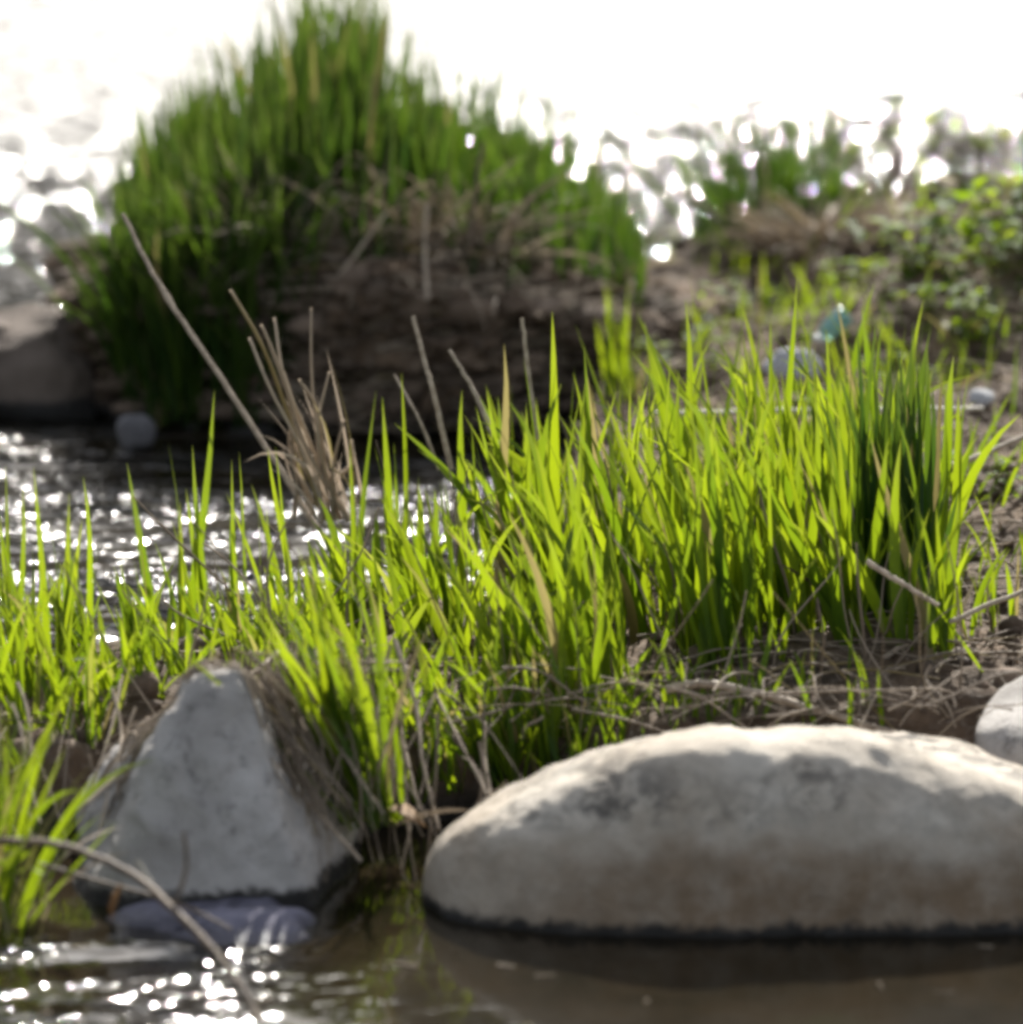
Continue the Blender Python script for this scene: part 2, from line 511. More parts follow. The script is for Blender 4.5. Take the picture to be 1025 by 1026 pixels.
IC, IRX, IRY, IH = (-.135, 6.66), .40, .36, .185

def build_island():
    nt_, nv = 700, 90
    th = np.linspace(0, 2 * math.pi, nt_, endpoint=False)
    prof = np.array([(1.0, -.14), (.93, -.05), (.90, .0), (.90, .03), (.93, .06), (.965, .09), (.985, .12), (1.0, .145), (.985, .168), (.93, .185), (.8, .197), (.5, .205), (.2, .21), (0.001, .21)])
    tt = np.linspace(0, 1, len(prof)); v = np.linspace(0, 1, nv)
    r = np.interp(v, tt, prof[:, 0]); z = np.interp(v, tt, prof[:, 1])
    TH, Rr = np.meshgrid(th, r); _, Z = np.meshgrid(th, z)
    ct, st = np.cos(TH), np.sin(TH)
    e = .8
    ex, ey = np.sign(ct) * np.abs(ct) ** e, np.sign(st) * np.abs(st) ** e
    pl = np.stack([ex * 2, ey * 2, 0 * ex], -1)
    # the mound falls away towards its right end
    fall = 1 - .42 * sm(.05, 1.0, ex * Rr) - .25 * sm(-.5, -1.0, ex * Rr)
    Z = np.where(Z > 0, Z * fall, Z)
    W = np.stack([ex * Rr * IRX, ey * Rr * IRY, Z], -1)
    led = np.stack([W[..., 0] * 22, W[..., 1] * 22, W[..., 2] * 46], -1)
    d = 1 + .07 * fbm(pl, 1.3, 2, 31) + (.095 * fbm(led, 1.0, 5, 41, .6) + .03 * fbm(W, 60, 3, 51)) * sm(.02, .4, Rr)
    W[..., 0] *= d; W[..., 1] *= d
    W[..., 2] += np.where(Z > .01, .010 * fbm(W, 18, 4, 61), 0)
    W[..., 0] += IC[0]; W[..., 1] += IC[1]
    o = mesh_obj('earth_bank', W.reshape(-1, 3), grid_faces(nv, nt_, True), M['soil'])
    tag(o, 'low undercut earth bank with crumbling layered face', None, None, 'structure')

build_island()

def island_z(x):
    return IH * (1 - .42 * sm(.05, 1.0, (x - IC[0]) / IRX) - .25 * sm(-.5, -1.0, (x - IC[0]) / IRX)) * 1.08

# ------------------------------------------------------------------ stones
def build_boulder():
    px = np.array([418, 421, 433, 460, 500, 540, 585, 640, 700, 750, 800, 850, 900, 960, 1025, 1080, 1130, 1160, 1175])
    py = np.array([1000, 885, 848, 816, 788, 768, 752, 734, 724, 721, 722, 728, 740, 760, 786, 815, 850, 895, 960])
    Yc = 4.34
    top = np.array([P(a, b, Yc) for a, b in zip(px, py)])
    x0, x1 = top[0, 0], top[-1, 0]
    n, nc = 260, 200
    s = np.linspace(0, 1, n)
    xs = x0 + (x1 - x0) * (.5 - .5 * np.cos(math.pi * s))
    zt = np.interp(xs, top[:, 0], top[:, 2])
    ker = np.hanning(21); ker /= ker.sum()
    zt = np.convolve(np.pad(zt, 10, 'edge'), ker, 'valid')
    u = (xs - x0) / (x1 - x0)
    full = np.clip(1 - np.abs(2 * u - 1) ** 3.2, 0, 1) ** .5
    a = np.linspace(0, 2 * math.pi, nc, endpoint=False)
    e = .43
    ca, sa = np.sign(np.cos(a)) * np.abs(np.cos(a)) ** e, np.sign(np.sin(a)) * np.abs(np.sin(a)) ** e
    zb = -.05
    hz = np.maximum(zt - zb, .002) * np.minimum(1, full * 4 + .3)
    yfr = np.interp(xs, [x0, x0 + .1, .2, x1], [4.43, 4.40, 4.40, 4.42])
    dy = .145 * np.clip(1 - np.abs(2 * u - 1) ** 7, 0, 1) ** .5 + .001
    V = np.zeros((n, nc, 3))
    V[..., 0] = xs[:, None]
    up = np.maximum(sa, 0)[None]
    # the back of the section is higher than the front edge of the crest, so the top leans back
    V[..., 1] = 4.397 + dy[:, None] * ca[None] + .03 * up * full[:, None]
    V[..., 2] = zb + hz[:, None] * np.where(sa > 0, sa, sa * .5)[None]
    V[..., 2] -= np.where(sa > 0, sa, 0)[None] * (.24 - .15 * sm(.35, .85, u))[:, None] * np.maximum(V[..., 1] - (4.397 - .6 * dy[:, None]), 0)
    Q = V.copy()
    nr = np.stack([np.broadcast_to((2 * u - 1)[:, None] * .6, (n, nc)), np.broadcast_to(ca[None], (n, nc)), np.broadcast_to(sa[None], (n, nc))], -1)
    nr /= np.linalg.norm(nr, axis=-1, keepdims=True)
    V = V + nr * (.009 * fbm(Q, 7, 2, 71) - .006 * np.abs(fbm(Q, 9, 3, 77)) + .0030 * fbm(Q, 30, 4, 72))[..., None] * np.minimum(1, full * 2)[:, None, None]
    o = mesh_obj('boulder', V.reshape(-1, 3), grid_faces(n, nc, True), M['boulder'], loc=(.2, 4.45, 0))
    tag(o, 'large long pale boulder with dark stained crest at the water edge', 'boulder')

build_boulder()

def stone(name, loc, V, F, mat, label, cat='stone', group=None, smooth=True):
    o = mesh_obj(name, V, F, mat, smooth=smooth)
    o.location = [float(c) for c in loc]
    return tag(o, label, cat, group)

pl = [((-.76, -.15, .56), .082), ((.86, -.25, .50), .070), ((.05, -.86, .50), .066), ((0, .8, .6), .08), ((0, 0, -1), .10), ((-1, 0, 0), .125), ((1, -.1, .1), .098), ((.45, -.75, .1), .10), ((-.6, -.75, .15), .11), ((0, -1, -.1), .105)]
pl.append(((.1, -.25, .95), .108))
pl += [((-.6, -.5, .6), .088), ((.62, -.5, .55), .084)]
V, F = rock_verts(pl, 20, 6, .008, 15, 3)
D6 = ICO[6][0]
V = V - D6 * (.005 * np.abs(fbm(V, 22, 4, 91)))[:, None]
stone('pointed_stone', (-.240, 4.440, .038), V * np.array((1.03, 1.18, 1.22)), F, M['grey'], 'pale grey pointed stone draped with straw beside the water', 'stone')

pl = [((0, 0, 1), .024), ((0, -.5, .85), .035), ((0, 0, -1), .05), ((1, 0, .1), .092), ((-1, 0, .2), .095), ((0, -1, 0), .06), ((0, 1, 0), .08), ((.7, -.7, 0), .085), ((-.7, -.7, 0), .09)]
pl += [((.8, .1, .5), .070), ((-.3, -.4, .9), .026), ((-.8, .5, 0), .08)]
V, F = rock_verts(pl, 16, 5, .016, 16, 5)
a = P(190, 925, 4.33)
stone('flat_stone', (a[0] + .012, 4.29, -.012), V * np.array((1.05, .85, .95)), F, M['violet'], 'wet violet flat stone awash at the foot of the pointed stone')

V, F = rock_verts(random_planes(.06, 4), 12, 5, .004, 18, 8)
a = P(1022, 748, 4.62)
stone('round_stone', (a[0] + .022, 4.62, .066), V * 1.25, F, M['grey'], 'pale grey stone cut by the right edge behind the long boulder')

V, F = rock_verts(random_planes(.11, 9), 7, 5, .022, 11, 9)
a = P(10, 380, 6.45)
stone('brown_rock', (a[0] - .02, 6.47, .035), V * np.array((1.2, 1, 1.0)), F, M['brownrock'], 'dull brown rounded rock in the channel left of the tall tussock', 'rock')

V, F = rock_verts(random_planes(.026, 12), 3.5, 4, .004, 26, 10)
a = P(136, 432, 6.22)
stone('small_stone', (a[0], 6.22, .018), V * np.array((1, 1, 1.25)), F, M['duskstone'], 'small grey stone in the shade below the tall tussock', 'stone')

V, F = rock_verts(random_planes(.034, 15), 4, 4, .005, 24, 12)
a = P(795, 362, 6.0)
stone('pale_stone', a, V * np.array((1.15, .9, .78)), F, M['paler'], 'blocky bluish white stone behind the bright grass')
V, F = rock_verts(random_planes(.016, 18), 4, 4, .001, 40, 14)
a = P(985, 397, 5.9)
stone('pale_pebble', a, V, F, M['paler'], 'small pale lilac pebble on the brown slope at right', 'pebble')

# ground pieces of soil and gravel
def build_gravel():
    D, Fi = ICO[2]
    Vs, Fs, off = [], [], 0
    k = 0
    while k < 1500:
        x, y = rng.uniform(-.75, .95), rng.uniform(4.45, 7.1)
        z = float(H(x, y))
        if z < .01: continue
        s = .003 + .011 * rng.random() ** 3
        v = D * s * rng.uniform(.6, 1.2, 3) * (1 + .25 * noise(D * 1.6 + k, 1.0, k))[:, None]
        Vs.append(v + (x, y, z + s * .3)); Fs.append(Fi + off); off += len(D); k += 1
    for k in range(420):
        t = rng.uniform(math.pi * 1.02, math.pi * 2.05)
        x = IC[0] + IRX * np.sign(np.cos(t)) * abs(np.cos(t)) ** .8 * 1.0
        y = IC[1] + IRY * np.sign(np.sin(t)) * abs(np.sin(t)) ** .8 * 1.0
        z = rng.uniform(.01, .95) * float(island_z(x))
        s = .005 + .017 * rng.random() ** 2.2
        v = D * s * rng.uniform(.6, 1.3, 3) * np.array((1.3, 1, .7)) * (1 + .3 * noise(D * 1.6 + k, 1.0, k + 9))[:, None]
        Vs.append(v + (x, y, z)); Fs.append(Fi + off); off += len(D)
    o = mesh_obj('gravel', np.vstack(Vs), np.vstack(Fs), M['gravel'])
    tag(o, 'crumbs of earth and gravel on the bank', None, None, 'stuff')

build_gravel()

# ------------------------------------------------------------------ grass
def scatter(n, fx, fy, ok):
    out = []
    while len(out) < n:
        x, y = fx(), fy()
        if ok(x, y): out.append((x, y))
    a = np.array(out)
    return np.column_stack([a, H(a[:, 0], a[:, 1]) - .004])

def px_of(x, y): return HALF + x / (y * TF / math.cos(R(PITCH))) * HALF * 1.0

U = rng.uniform
def fans(n, fx, fy, ok):
    c = scatter(n, fx, fy, ok)
    out, ph = [], []
    for q in c:
        for j in range(int(U(3, 7))):
            a = U(0, 6.283); rr = U(.002, .013)
            out.append(q + (rr * math.cos(a), rr * math.sin(a), 0)); ph.append(a if U() < .45 else U(math.pi * .6, math.pi * 1.4))
    return np.array(out), np.array(ph)

def bank_grass():
    parts = []
    # dense bright stand on the middle and right of the bar
    clump = lambda x, y: noise(np.array([x, y, 0.]), 11, 5) > -.12
    def okA(x, y):
        p = px_of(x, y)
        if not clump(x, y) or U() > np.interp(p, [280, 420, 560], [.45, .6, 1]): return False
        if y > 5.25 and p > 900: return False
        if p > 955: return False
        if p < 300 + (y - 4.6) * 60: return False
        if p > 680 and y < 4.72: return False
        return y > 4.62 + .1 * U() and H(x, y) > .02
    b, fp = fans(172, lambda: U(-.25, .42), lambda: 4.6 + .85 * U() ** .9, okA)
    p = px_of(b[:, 0], b[:, 1])
    tall = np.interp(p, [250, 330, 420, 520, 600, 740, 820, 900, 960], [.10, .13, .165, .21, .25, .27, .24, .25, .21])
    L = tall * (.36 + .66 * rng.random(len(b)) ** 1.1)
    parts.append(blades(b, L, U(.0045, .0135, len(b)), fp, np.abs(rng.normal(.19, .19, len(b))), rng.normal(.26, .36, len(b)), .25))
    # left part, shorter and thinner
    b, fp = fans(210, lambda: U(-.75, -.14), lambda: 4.55 + .7 * U(), lambda x, y: clump(x + 3, y) and H(x, y) > .015 and (y > 4.68 or x < -.33))
    L = U(.045, .125, len(b)) * np.interp(b[:, 0], [-.75, -.45, -.36, -.2, -.12], [1.2, 1.15, .8, .75, 1.0])
    parts.append(blades(b, L, U(.0035, .0085, len(b)), fp, np.abs(rng.normal(.2, .18, len(b))), rng.normal(.35, .4, len(b))))
    # single taller blades
    tp = [(728, 280), (772, 275), (760, 330), (505, 350), (560, 318), (600, 345), (690, 330), (402, 368), (460, 395), (915, 300), (958, 368), (835, 330), (645, 350), (540, 372), (580, 385), (365, 400), (870, 320), (888, 326), (905, 345), (925, 340), (942, 365), (880, 350), (18, 440), (40, 475), (182, 400), (205, 445), (8, 470), (70, 500), (165, 470), (235, 500)]
    tb = np.array([P(a, b, 5.12 + .1 * U()) for a, b in tp])
    g = np.array([H(q[0], q[1]) for q in tb])
    for k in range(2):
        x = tb[:, 0] + rng.normal(0, .012, len(tb)) * k
        parts.append(blades(np.column_stack([x, tb[:, 1], g - .004]), (tb[:, 2] - g) * (1.03 - .14 * k), U(.008, .012, len(tb)), U(0, 6.283, len(tb)), U(.0, .14, len(tb)), U(0, .12, len(tb)), .25))
    # along the foot of the stand, down to the gap between the stones
    b, fp = fans(46, lambda: U(-.17, .06), lambda: U(4.5, 4.66), lambda x, y: H(x, y) > .0)
    parts.append(blades(b, U(.05, .14, len(b)), U(.004, .008, len(b)), fp, np.abs(rng.normal(.25, .2, len(b))), rng.normal(.3, .35, len(b))))
    # single tall blades at the back of the left part
    b = scatter(30, lambda: U(-.6, -.2), lambda: U(5.0, 5.25), lambda x, y: H(x, y) > .01)
    parts.append(blades(b, U(.15, .23, len(b)), U(.005, .008, len(b)), U(math.pi * .6, math.pi * 1.4, len(b)), U(.02, .3, len(b)), U(0, .35, len(b))))
    # sparse green further back on the right and beyond the right edge
    b = scatter(640, lambda: U(.15, .95), lambda: U(4.7, 7.0), lambda x, y: noise(np.array([x, y, 4.]), 6, 8) > -.05 and (px_of(x, y) > 930 or y > 5.5))
    parts.append(blades(b, U(.03, .10, len(b)), U(.003, .006, len(b)), U(0, 6.283, len(b)), np.abs(rng.normal(.3, .25, len(b))), rng.normal(.4, .4, len(b))))
    # small blades low between and behind the rocks
    b = scatter(130, lambda: U(-.2, .32), lambda: U(4.56, 4.72), lambda x, y: H(x, y) > .03)
    parts.append(blades(b, U(.03, .09, len(b)), U(.003, .007, len(b)), U(0, 6.283, len(b)), np.abs(rng.normal(.3, .25, len(b))), rng.normal(.3, .4, len(b))))
    o = join_build('grass', parts, M['grass'])
    tag(o, 'bright green young grass growing thickly on the bar', None, None, 'stuff')

def join_build(name, parts, mat, parent=None):
    Vs, Fs, T, A, off = [], [], [], [], 0
    for V, F, at in parts:
        Vs.append(V); Fs.append(F + off); T.append(at['tone']); A.append(at['along']); off += len(V)
    return mesh_obj(name, np.vstack(Vs), np.vstack(Fs), mat, parent, True, dict(tone=np.concatenate(T), along=np.concatenate(A)))

bank_grass()

def tuft(name, c, n, rad, L, w, label, mat, phi=(0, 6.283), lean=(.1, .12), bend=(.2, .25), group=None, dry=6, cat='grass tuft', base=None, spread=1.0):
    c = np.array(c, float)
    t = empty(name, c, label, cat, group)
    if base is None:
        a = U(0, 6.283, n); r = rad * np.sqrt(rng.random(n))
        base = np.column_stack([c[0] + r * np.cos(a), c[1] + r * np.sin(a) * spread, np.full(n, c[2])])
    g = blades(base, U(L[0], L[1], n), U(w[0], w[1], n), U(phi[0], phi[1], n), np.abs(rng.normal(*lean, n)), rng.normal(*bend, n))
    join_build('green_blades', [g], mat, t)
    if dry:
        i = rng.integers(0, n, dry)
        g = blades(base[i], U(L[0] * .5, L[1] * .8, dry), U(w[0] * .5, w[1] * .7, dry), U(0, 6.283, dry), np.abs(rng.normal(.5, .3, dry)), rng.normal(.6, .4, dry))
        join_build('dry_blades', [g], M['straw'], t)
    return t

# tall tuft at the right end of the bright grass
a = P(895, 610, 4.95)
tuft('grass_tuft', (a[0], 4.95, float(H(a[0], 4.95)) - .004), 92, .042, (.12, .28), (.007, .011), 'tall upright tuft standing dark at the right end of the bright grass', M['shaded'],
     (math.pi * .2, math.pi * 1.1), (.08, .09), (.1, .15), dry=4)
# tuft rooted in the gap between the two front stones
a = P(372, 850, 4.46)
tuft('grass_tuft', (a[0], 4.47, .035), 46, .026, (.10, .24), (.006, .011), 'leaning tuft rooted in the gap between pointed stone and long boulder', M['grass'],
     (math.pi * .72, math.pi * 1.2), (.30, .16), (.25, .2), dry=10)
# tuft at the lower left corner
a = P(-8, 900, 4.27)
tuft('grass_tuft', (a[0] - .01, 4.29, .0), 54, .05, (.07, .21), (.004, .0075), 'arching tuft over the pool in the lower left corner', M['grass'],
     (-math.pi * .45, math.pi * .45), (.30, .25), (.65, .5), dry=26)
a = P(985, 600, 4.9)
tuft('grass_tuft', (a[0], 4.9, float(H(a[0], 4.9)) - .004), 12, .03, (.05, .10), (.004, .007), 'small sparse tuft near the right edge, beyond the tall dark tuft', M['grass'], dry=8)

# ---------------------------------------------------------------- the earth bank's tussocks
def tussock():
    tpx = np.array([60, 78, 100, 150, 200, 250, 300, 340, 370, 410, 450, 500, 560, 610, 640])
    tpy = np.array([280, 225, 150, 120, 80, 40, -20, -35, -20, 50, 110, 145, 150, 190, 230])
    n = 1700
    # on the mound and down its left flank
    bs, Ls = [], []
    while len(bs) < n:
        x = U(-.455, .03); y = U(6.34, 6.98)
        ex, ey = (x - IC[0]) / IRX, (y - IC[1]) / IRY
        r = (abs(ex) ** 2.4 + abs(ey) ** 2.4) ** (1 / 2.4)
        if r > 1.02: continue
        if x > -.25 and y < 6.50 and U() > .30: continue
        z = float(island_z(x))
        if r > .8: z *= max(0.02, (1.03 - r) / .23)
        zt = P(0, np.interp(HALF + x / (y * TF) * HALF * .985, tpx, tpy), 6.6)[2]
        bs.append((x, y, z - .01)); Ls.append((zt - z) * np.interp(y, [6.34, 6.52], [.62 if x > -.3 else .9, 1]))
    b = np.array(bs); Ls = np.array(Ls)
    L = np.clip(Ls, .08, .38) * (.5 + .55 * rng.random(n) ** 1.5)
    t = empty('grass_tussock', (-.26, 6.55, .15), 'tall dark green tussock crowning the left of the earth bank', 'tussock')
    g = blades(b, L, U(.007, .014, n), np.where(b[:, 0] < -.34, U(math.pi * .75, math.pi * 1.35, n), U(0, 6.283, n)), np.abs(rng.normal(.08, .07, n)), rng.normal(.10, .15, n))
    parts = [g]
    # skirt hanging down the left front to the water
    m = 420
    x = U(-.465, -.24, m); y = 6.31 + .06 * rng.random(m) + .12 * np.clip((-.40 - x) / .12, 0, 1)
    bz = U(.0, .12, m)
    parts.append(blades(np.column_stack([x, y, bz]), U(.10, .24, m), U(.005, .009, m), U(math.pi * .8, math.pi * 1.8, m), np.abs(rng.normal(.18, .15, m)), rng.normal(.3, .3, m)))
    join_build('green_blades', parts, M['tussock'], t)
    m = 620
    x = U(-.33, .0, m); y = 6.36 + .10 * rng.random(m)
    z = np.array([float(island_z(q)) for q in x]) * U(.75, 1.1, m)
    d1 = blades(np.column_stack([x, y, z]), U(.06, .17, m), U(.002, .005, m), U(math.pi * .8, math.pi * 2.2, m), U(.3, 1.5, m), U(.2, 1.4, m))
    join_build('dead_thatch', [d1], M['straw'], t)

tussock()

def bank_end_tuft():
    n = 330
    x = U(-.10, .16, n); y = U(6.40, 6.85, n)
    z = np.array([float(island_z(q)) for q in x]) - .008
    t = empty('grass_tussock', (.03, 6.55, .15), 'thinner yellow green tussock on the right end of the earth bank', 'tussock')
    zt = np.interp(x, [-.1, 0, .08, .16], [.225, .20, .18, .10])
    join_build('green_blades', [blades(np.column_stack([x, y, z]), zt * U(.4, 1.05, n), U(.004, .008, n), U(0, 6.283, n), np.abs(rng.normal(.12, .1, n)), rng.normal(.15, .2, n))], M['tussock'], t)
    m = 160
    i = rng.integers(0, n, m)
    join_build('dead_thatch', [blades(np.column_stack([x[i], y[i], z[i]]), U(.05, .14, m), U(.002, .004, m), U(0, 6.283, m), U(.3, 1.4, m), U(.2, 1.2, m))], M['straw'], t)

bank_end_tuft()
# upright blades in front of the right end of the bank
a = P(618, 330, 6.2)
tuft('grass_tuft', (a[0], 6.2, .05), 14, .03, (.08, .16), (.005, .009), 'few upright blades before the right end of the earth bank', M['grass'], dry=3)

# tuft at the waterline further right
a = P(778, 250, 7.0)
tuft('grass_tussock', (a[0], 7.0, float(H(a[0], 7.0))), 170, .11, (.04, .22), (.004, .009), 'bushy mid green tussock against the glittering river', M['tussock'], lean=(.28, .2), bend=(.35, .3), dry=60, cat='tussock')
a = P(735, 225, 7.15)
tuft('grass_tuft', (a[0], 7.15, .03), 60, .06, (.05, .13), (.003, .006), 'low wispy tuft left of the bushy mid green tussock', M['grass'], lean=(.45, .25), bend=(.5, .3), dry=24)
a = P(858, 250, 7.1)
tuft('dead_tuft', (a[0], 7.1, .06), 110, .05, (.08, .17), (.003, .005), 'brown dry stand of stems right of the bushy tussock', M['straw'], lean=(.15, .12), bend=(.2, .2), dry=0, cat='dry grass')

# brown thatch below it
def thatch():
    c = P(822, 262, 6.75)
    c[2] = float(H(c[0], 6.75))
    m = 380
    a = U(0, 6.283, m); r = .06 * np.sqrt(rng.random(m))
    b = np.column_stack([c[0] + 1.1 * r * np.cos(a), c[1] + r * np.sin(a), c[2] + .035 * (1 - (r / .06) ** 2)])
    t = empty('dead_tuft', c, 'collapsed brown heap of dead grass below the bushy tussock', 'dry grass')
    join_build('dead_thatch', [blades(b, U(.03, .09, m), U(.003, .006, m), a, U(.5, 1.4, m), U(.2, 1.2, m))], M['straw'], t)

thatch()

# ------------------------------------------------------------------ broad leaved plants on the right
def leaf_geo(c, d, L, w, droop):
    """one oval leaf from c along heading d"""
    n = 7
    s = np.linspace(0, 1, n)
    d = d / np.linalg.norm(d)
    side = np.cross(d, (0, 0, 1)); side /= np.linalg.norm(side) + 1e-9
    nrm = np.cross(side, d)
    mid = c + np.outer(s * L, d) - np.outer(droop * L * s ** 2, (0, 0, 1))
    hw = .5 * w * np.sin(math.pi * np.clip(s, .02, .985) ** .8)
    V = np.stack([mid + side * hw[:, None] + nrm * (hw * .35)[:, None], mid, mid - side * hw[:, None] + nrm * (hw * .35)[:, None]], 1)
    return V.reshape(-1, 3), grid_faces(n, 3)

def leafy_plant(c, h, nst, nl, size, label, spread=.05, lean=.35):
    c = np.array(c, float)
    t = empty('broadleaf_plant', c, label, 'plant', 'broad leaved plants on the right bank')
    paths, parts = [], []
    for k in range(nst):
        a = U(0, 6.283); q = c + (spread * U() * math.cos(a), spread * U() * math.sin(a), -.005)
        e = q + np.array((math.cos(a) * h * lean * U(.3, 1.2), math.sin(a) * h * lean * U(.3, 1.2), h * U(.6, 1.0)))
        m = (q + e) / 2 + rng.normal(0, .01, 3)
        pth = spline([c - (0, 0, .006), q, m, e], 10); paths.append(pth)
        for j in range(nl):
            i = int(U(2, 10)); aa = U(0, 6.283)
            d = np.array((math.cos(aa), math.sin(aa), U(-.2, .9)))
            s = size * U(.55, 1.15)
            V, F = leaf_geo(pth[i], d, s, s * U(.5, .8), U(0, .6))
            parts.append((V, F, dict(tone=np.full(len(V), U()), along=np.tile(np.repeat(np.linspace(0, 1, 7), 3), 1))))
    V, F, at = tubes(paths, .0018, .0008)
    mesh_obj('stems', V, F, M['twig'], t, True, at)
    join_build('foliage', parts, M['broadleaf'], t)

def at_px(px, py, Y, dz=0):
    a = P(px, py, Y); return (a[0], Y, float(H(a[0], Y)) + dz)

leafy_plant(at_px(920, 300, 6.4), .075, 14, 6, .030, 'low leafy plant with rounded pale leaves beside the brown dead heap')
leafy_plant(at_px(985, 290, 6.5), .10, 16, 6, .034, 'taller leafy plant with backlit rounded leaves near the right edge')
leafy_plant(at_px(1040, 300, 6.4), .13, 16, 6, .036, 'leafy plant cut by the right edge above the dark slope', .07)
leafy_plant(at_px(845, 305, 6.5), .06, 9, 8, .022, 'small dark creeping plant above the pale teal plastic scrap', .06, .7)
leafy_plant(at_px(1010, 350, 6.2), .07, 9, 8, .022, 'sparse low plant on the shady brown slope at right', .07, .7)
leafy_plant(at_px(830, 392, 5.75), .05, 6, 6, .024, 'small bright seedling cluster behind the bright grass by the blocky stone', .03, .5)

leafy_plant(at_px(905, 345, 6.1), .05, 9, 8, .022, 'low weeds on the bank just left of the shady brown slope', .07, .8)
leafy_plant(at_px(962, 330, 6.25), .055, 10, 8, .024, 'low weeds at the top of the shady brown slope', .07, .8)
leafy_plant(at_px(1000, 470, 5.5), .035, 8, 7, .018, 'small weeds beside the weathered stick at right', .06, .8)
leafy_plant(at_px(690, 330, 6.3), .04, 8, 7, .018, 'small weeds where the earth bank meets the bar', .06, .8)
leafy_plant(at_px(770, 310, 6.45), .045, 9, 7, .020, 'small weeds below the collapsed brown heap of dead grass', .07, .8)

def twig_shrub(px, Y, h, n, label, seed):
    c = np.array(at_px(px, 250, Y)); c[2] = max(c[2], -.02)
    t = empty('dry_shrub', c, label, 'shrub', 'thin shrubs at the river edge')
    paths, parts = [], []
    for k in range(n):
        a = U(0, 6.283)
        e = c + np.array((math.cos(a) * h * U(.2, 1.1), math.sin(a) * h * .5 * U(), h * U(.35, 1)))
        p = spline([c, (c + e) / 2 + rng.normal(0, .012, 3), e], 10)
        paths.append(p)
        for j in range(4):
            i = int(U(3, 9)); ee = p[i] + rng.normal(0, .022, 3) + (0, 0, .02)
            paths.append(spline([p[i], (p[i] + ee) / 2 + rng.normal(0, .004, 3), ee], 10))
            for q in range(1):
                d = rng.normal(0, 1, 3)
                V, F = leaf_geo(ee + rng.normal(0, .008, 3), d, U(.014, .030), U(.006, .014), .2)
                parts.append((V, F, dict(tone=np.full(len(V), U()), along=np.repeat(np.linspace(0, 1, 7), 3))))
    V, F, at = tubes(paths, .0020, .0009)
    mesh_obj('stems', V, F, M['root'], t, True, at)
    join_build('foliage', parts, M['broadleaf'], t)

twig_shrub(905, 7.15, .13, 12, 'thin see-through shrub left of the widest glare on the river', 1)
twig_shrub(965, 7.2, .15, 12, 'thin grey brown shrub with a flat top before the river glare', 2)
twig_shrub(1030, 7.1, .16, 13, 'thin shrub cut by the right edge before the river glare', 3)

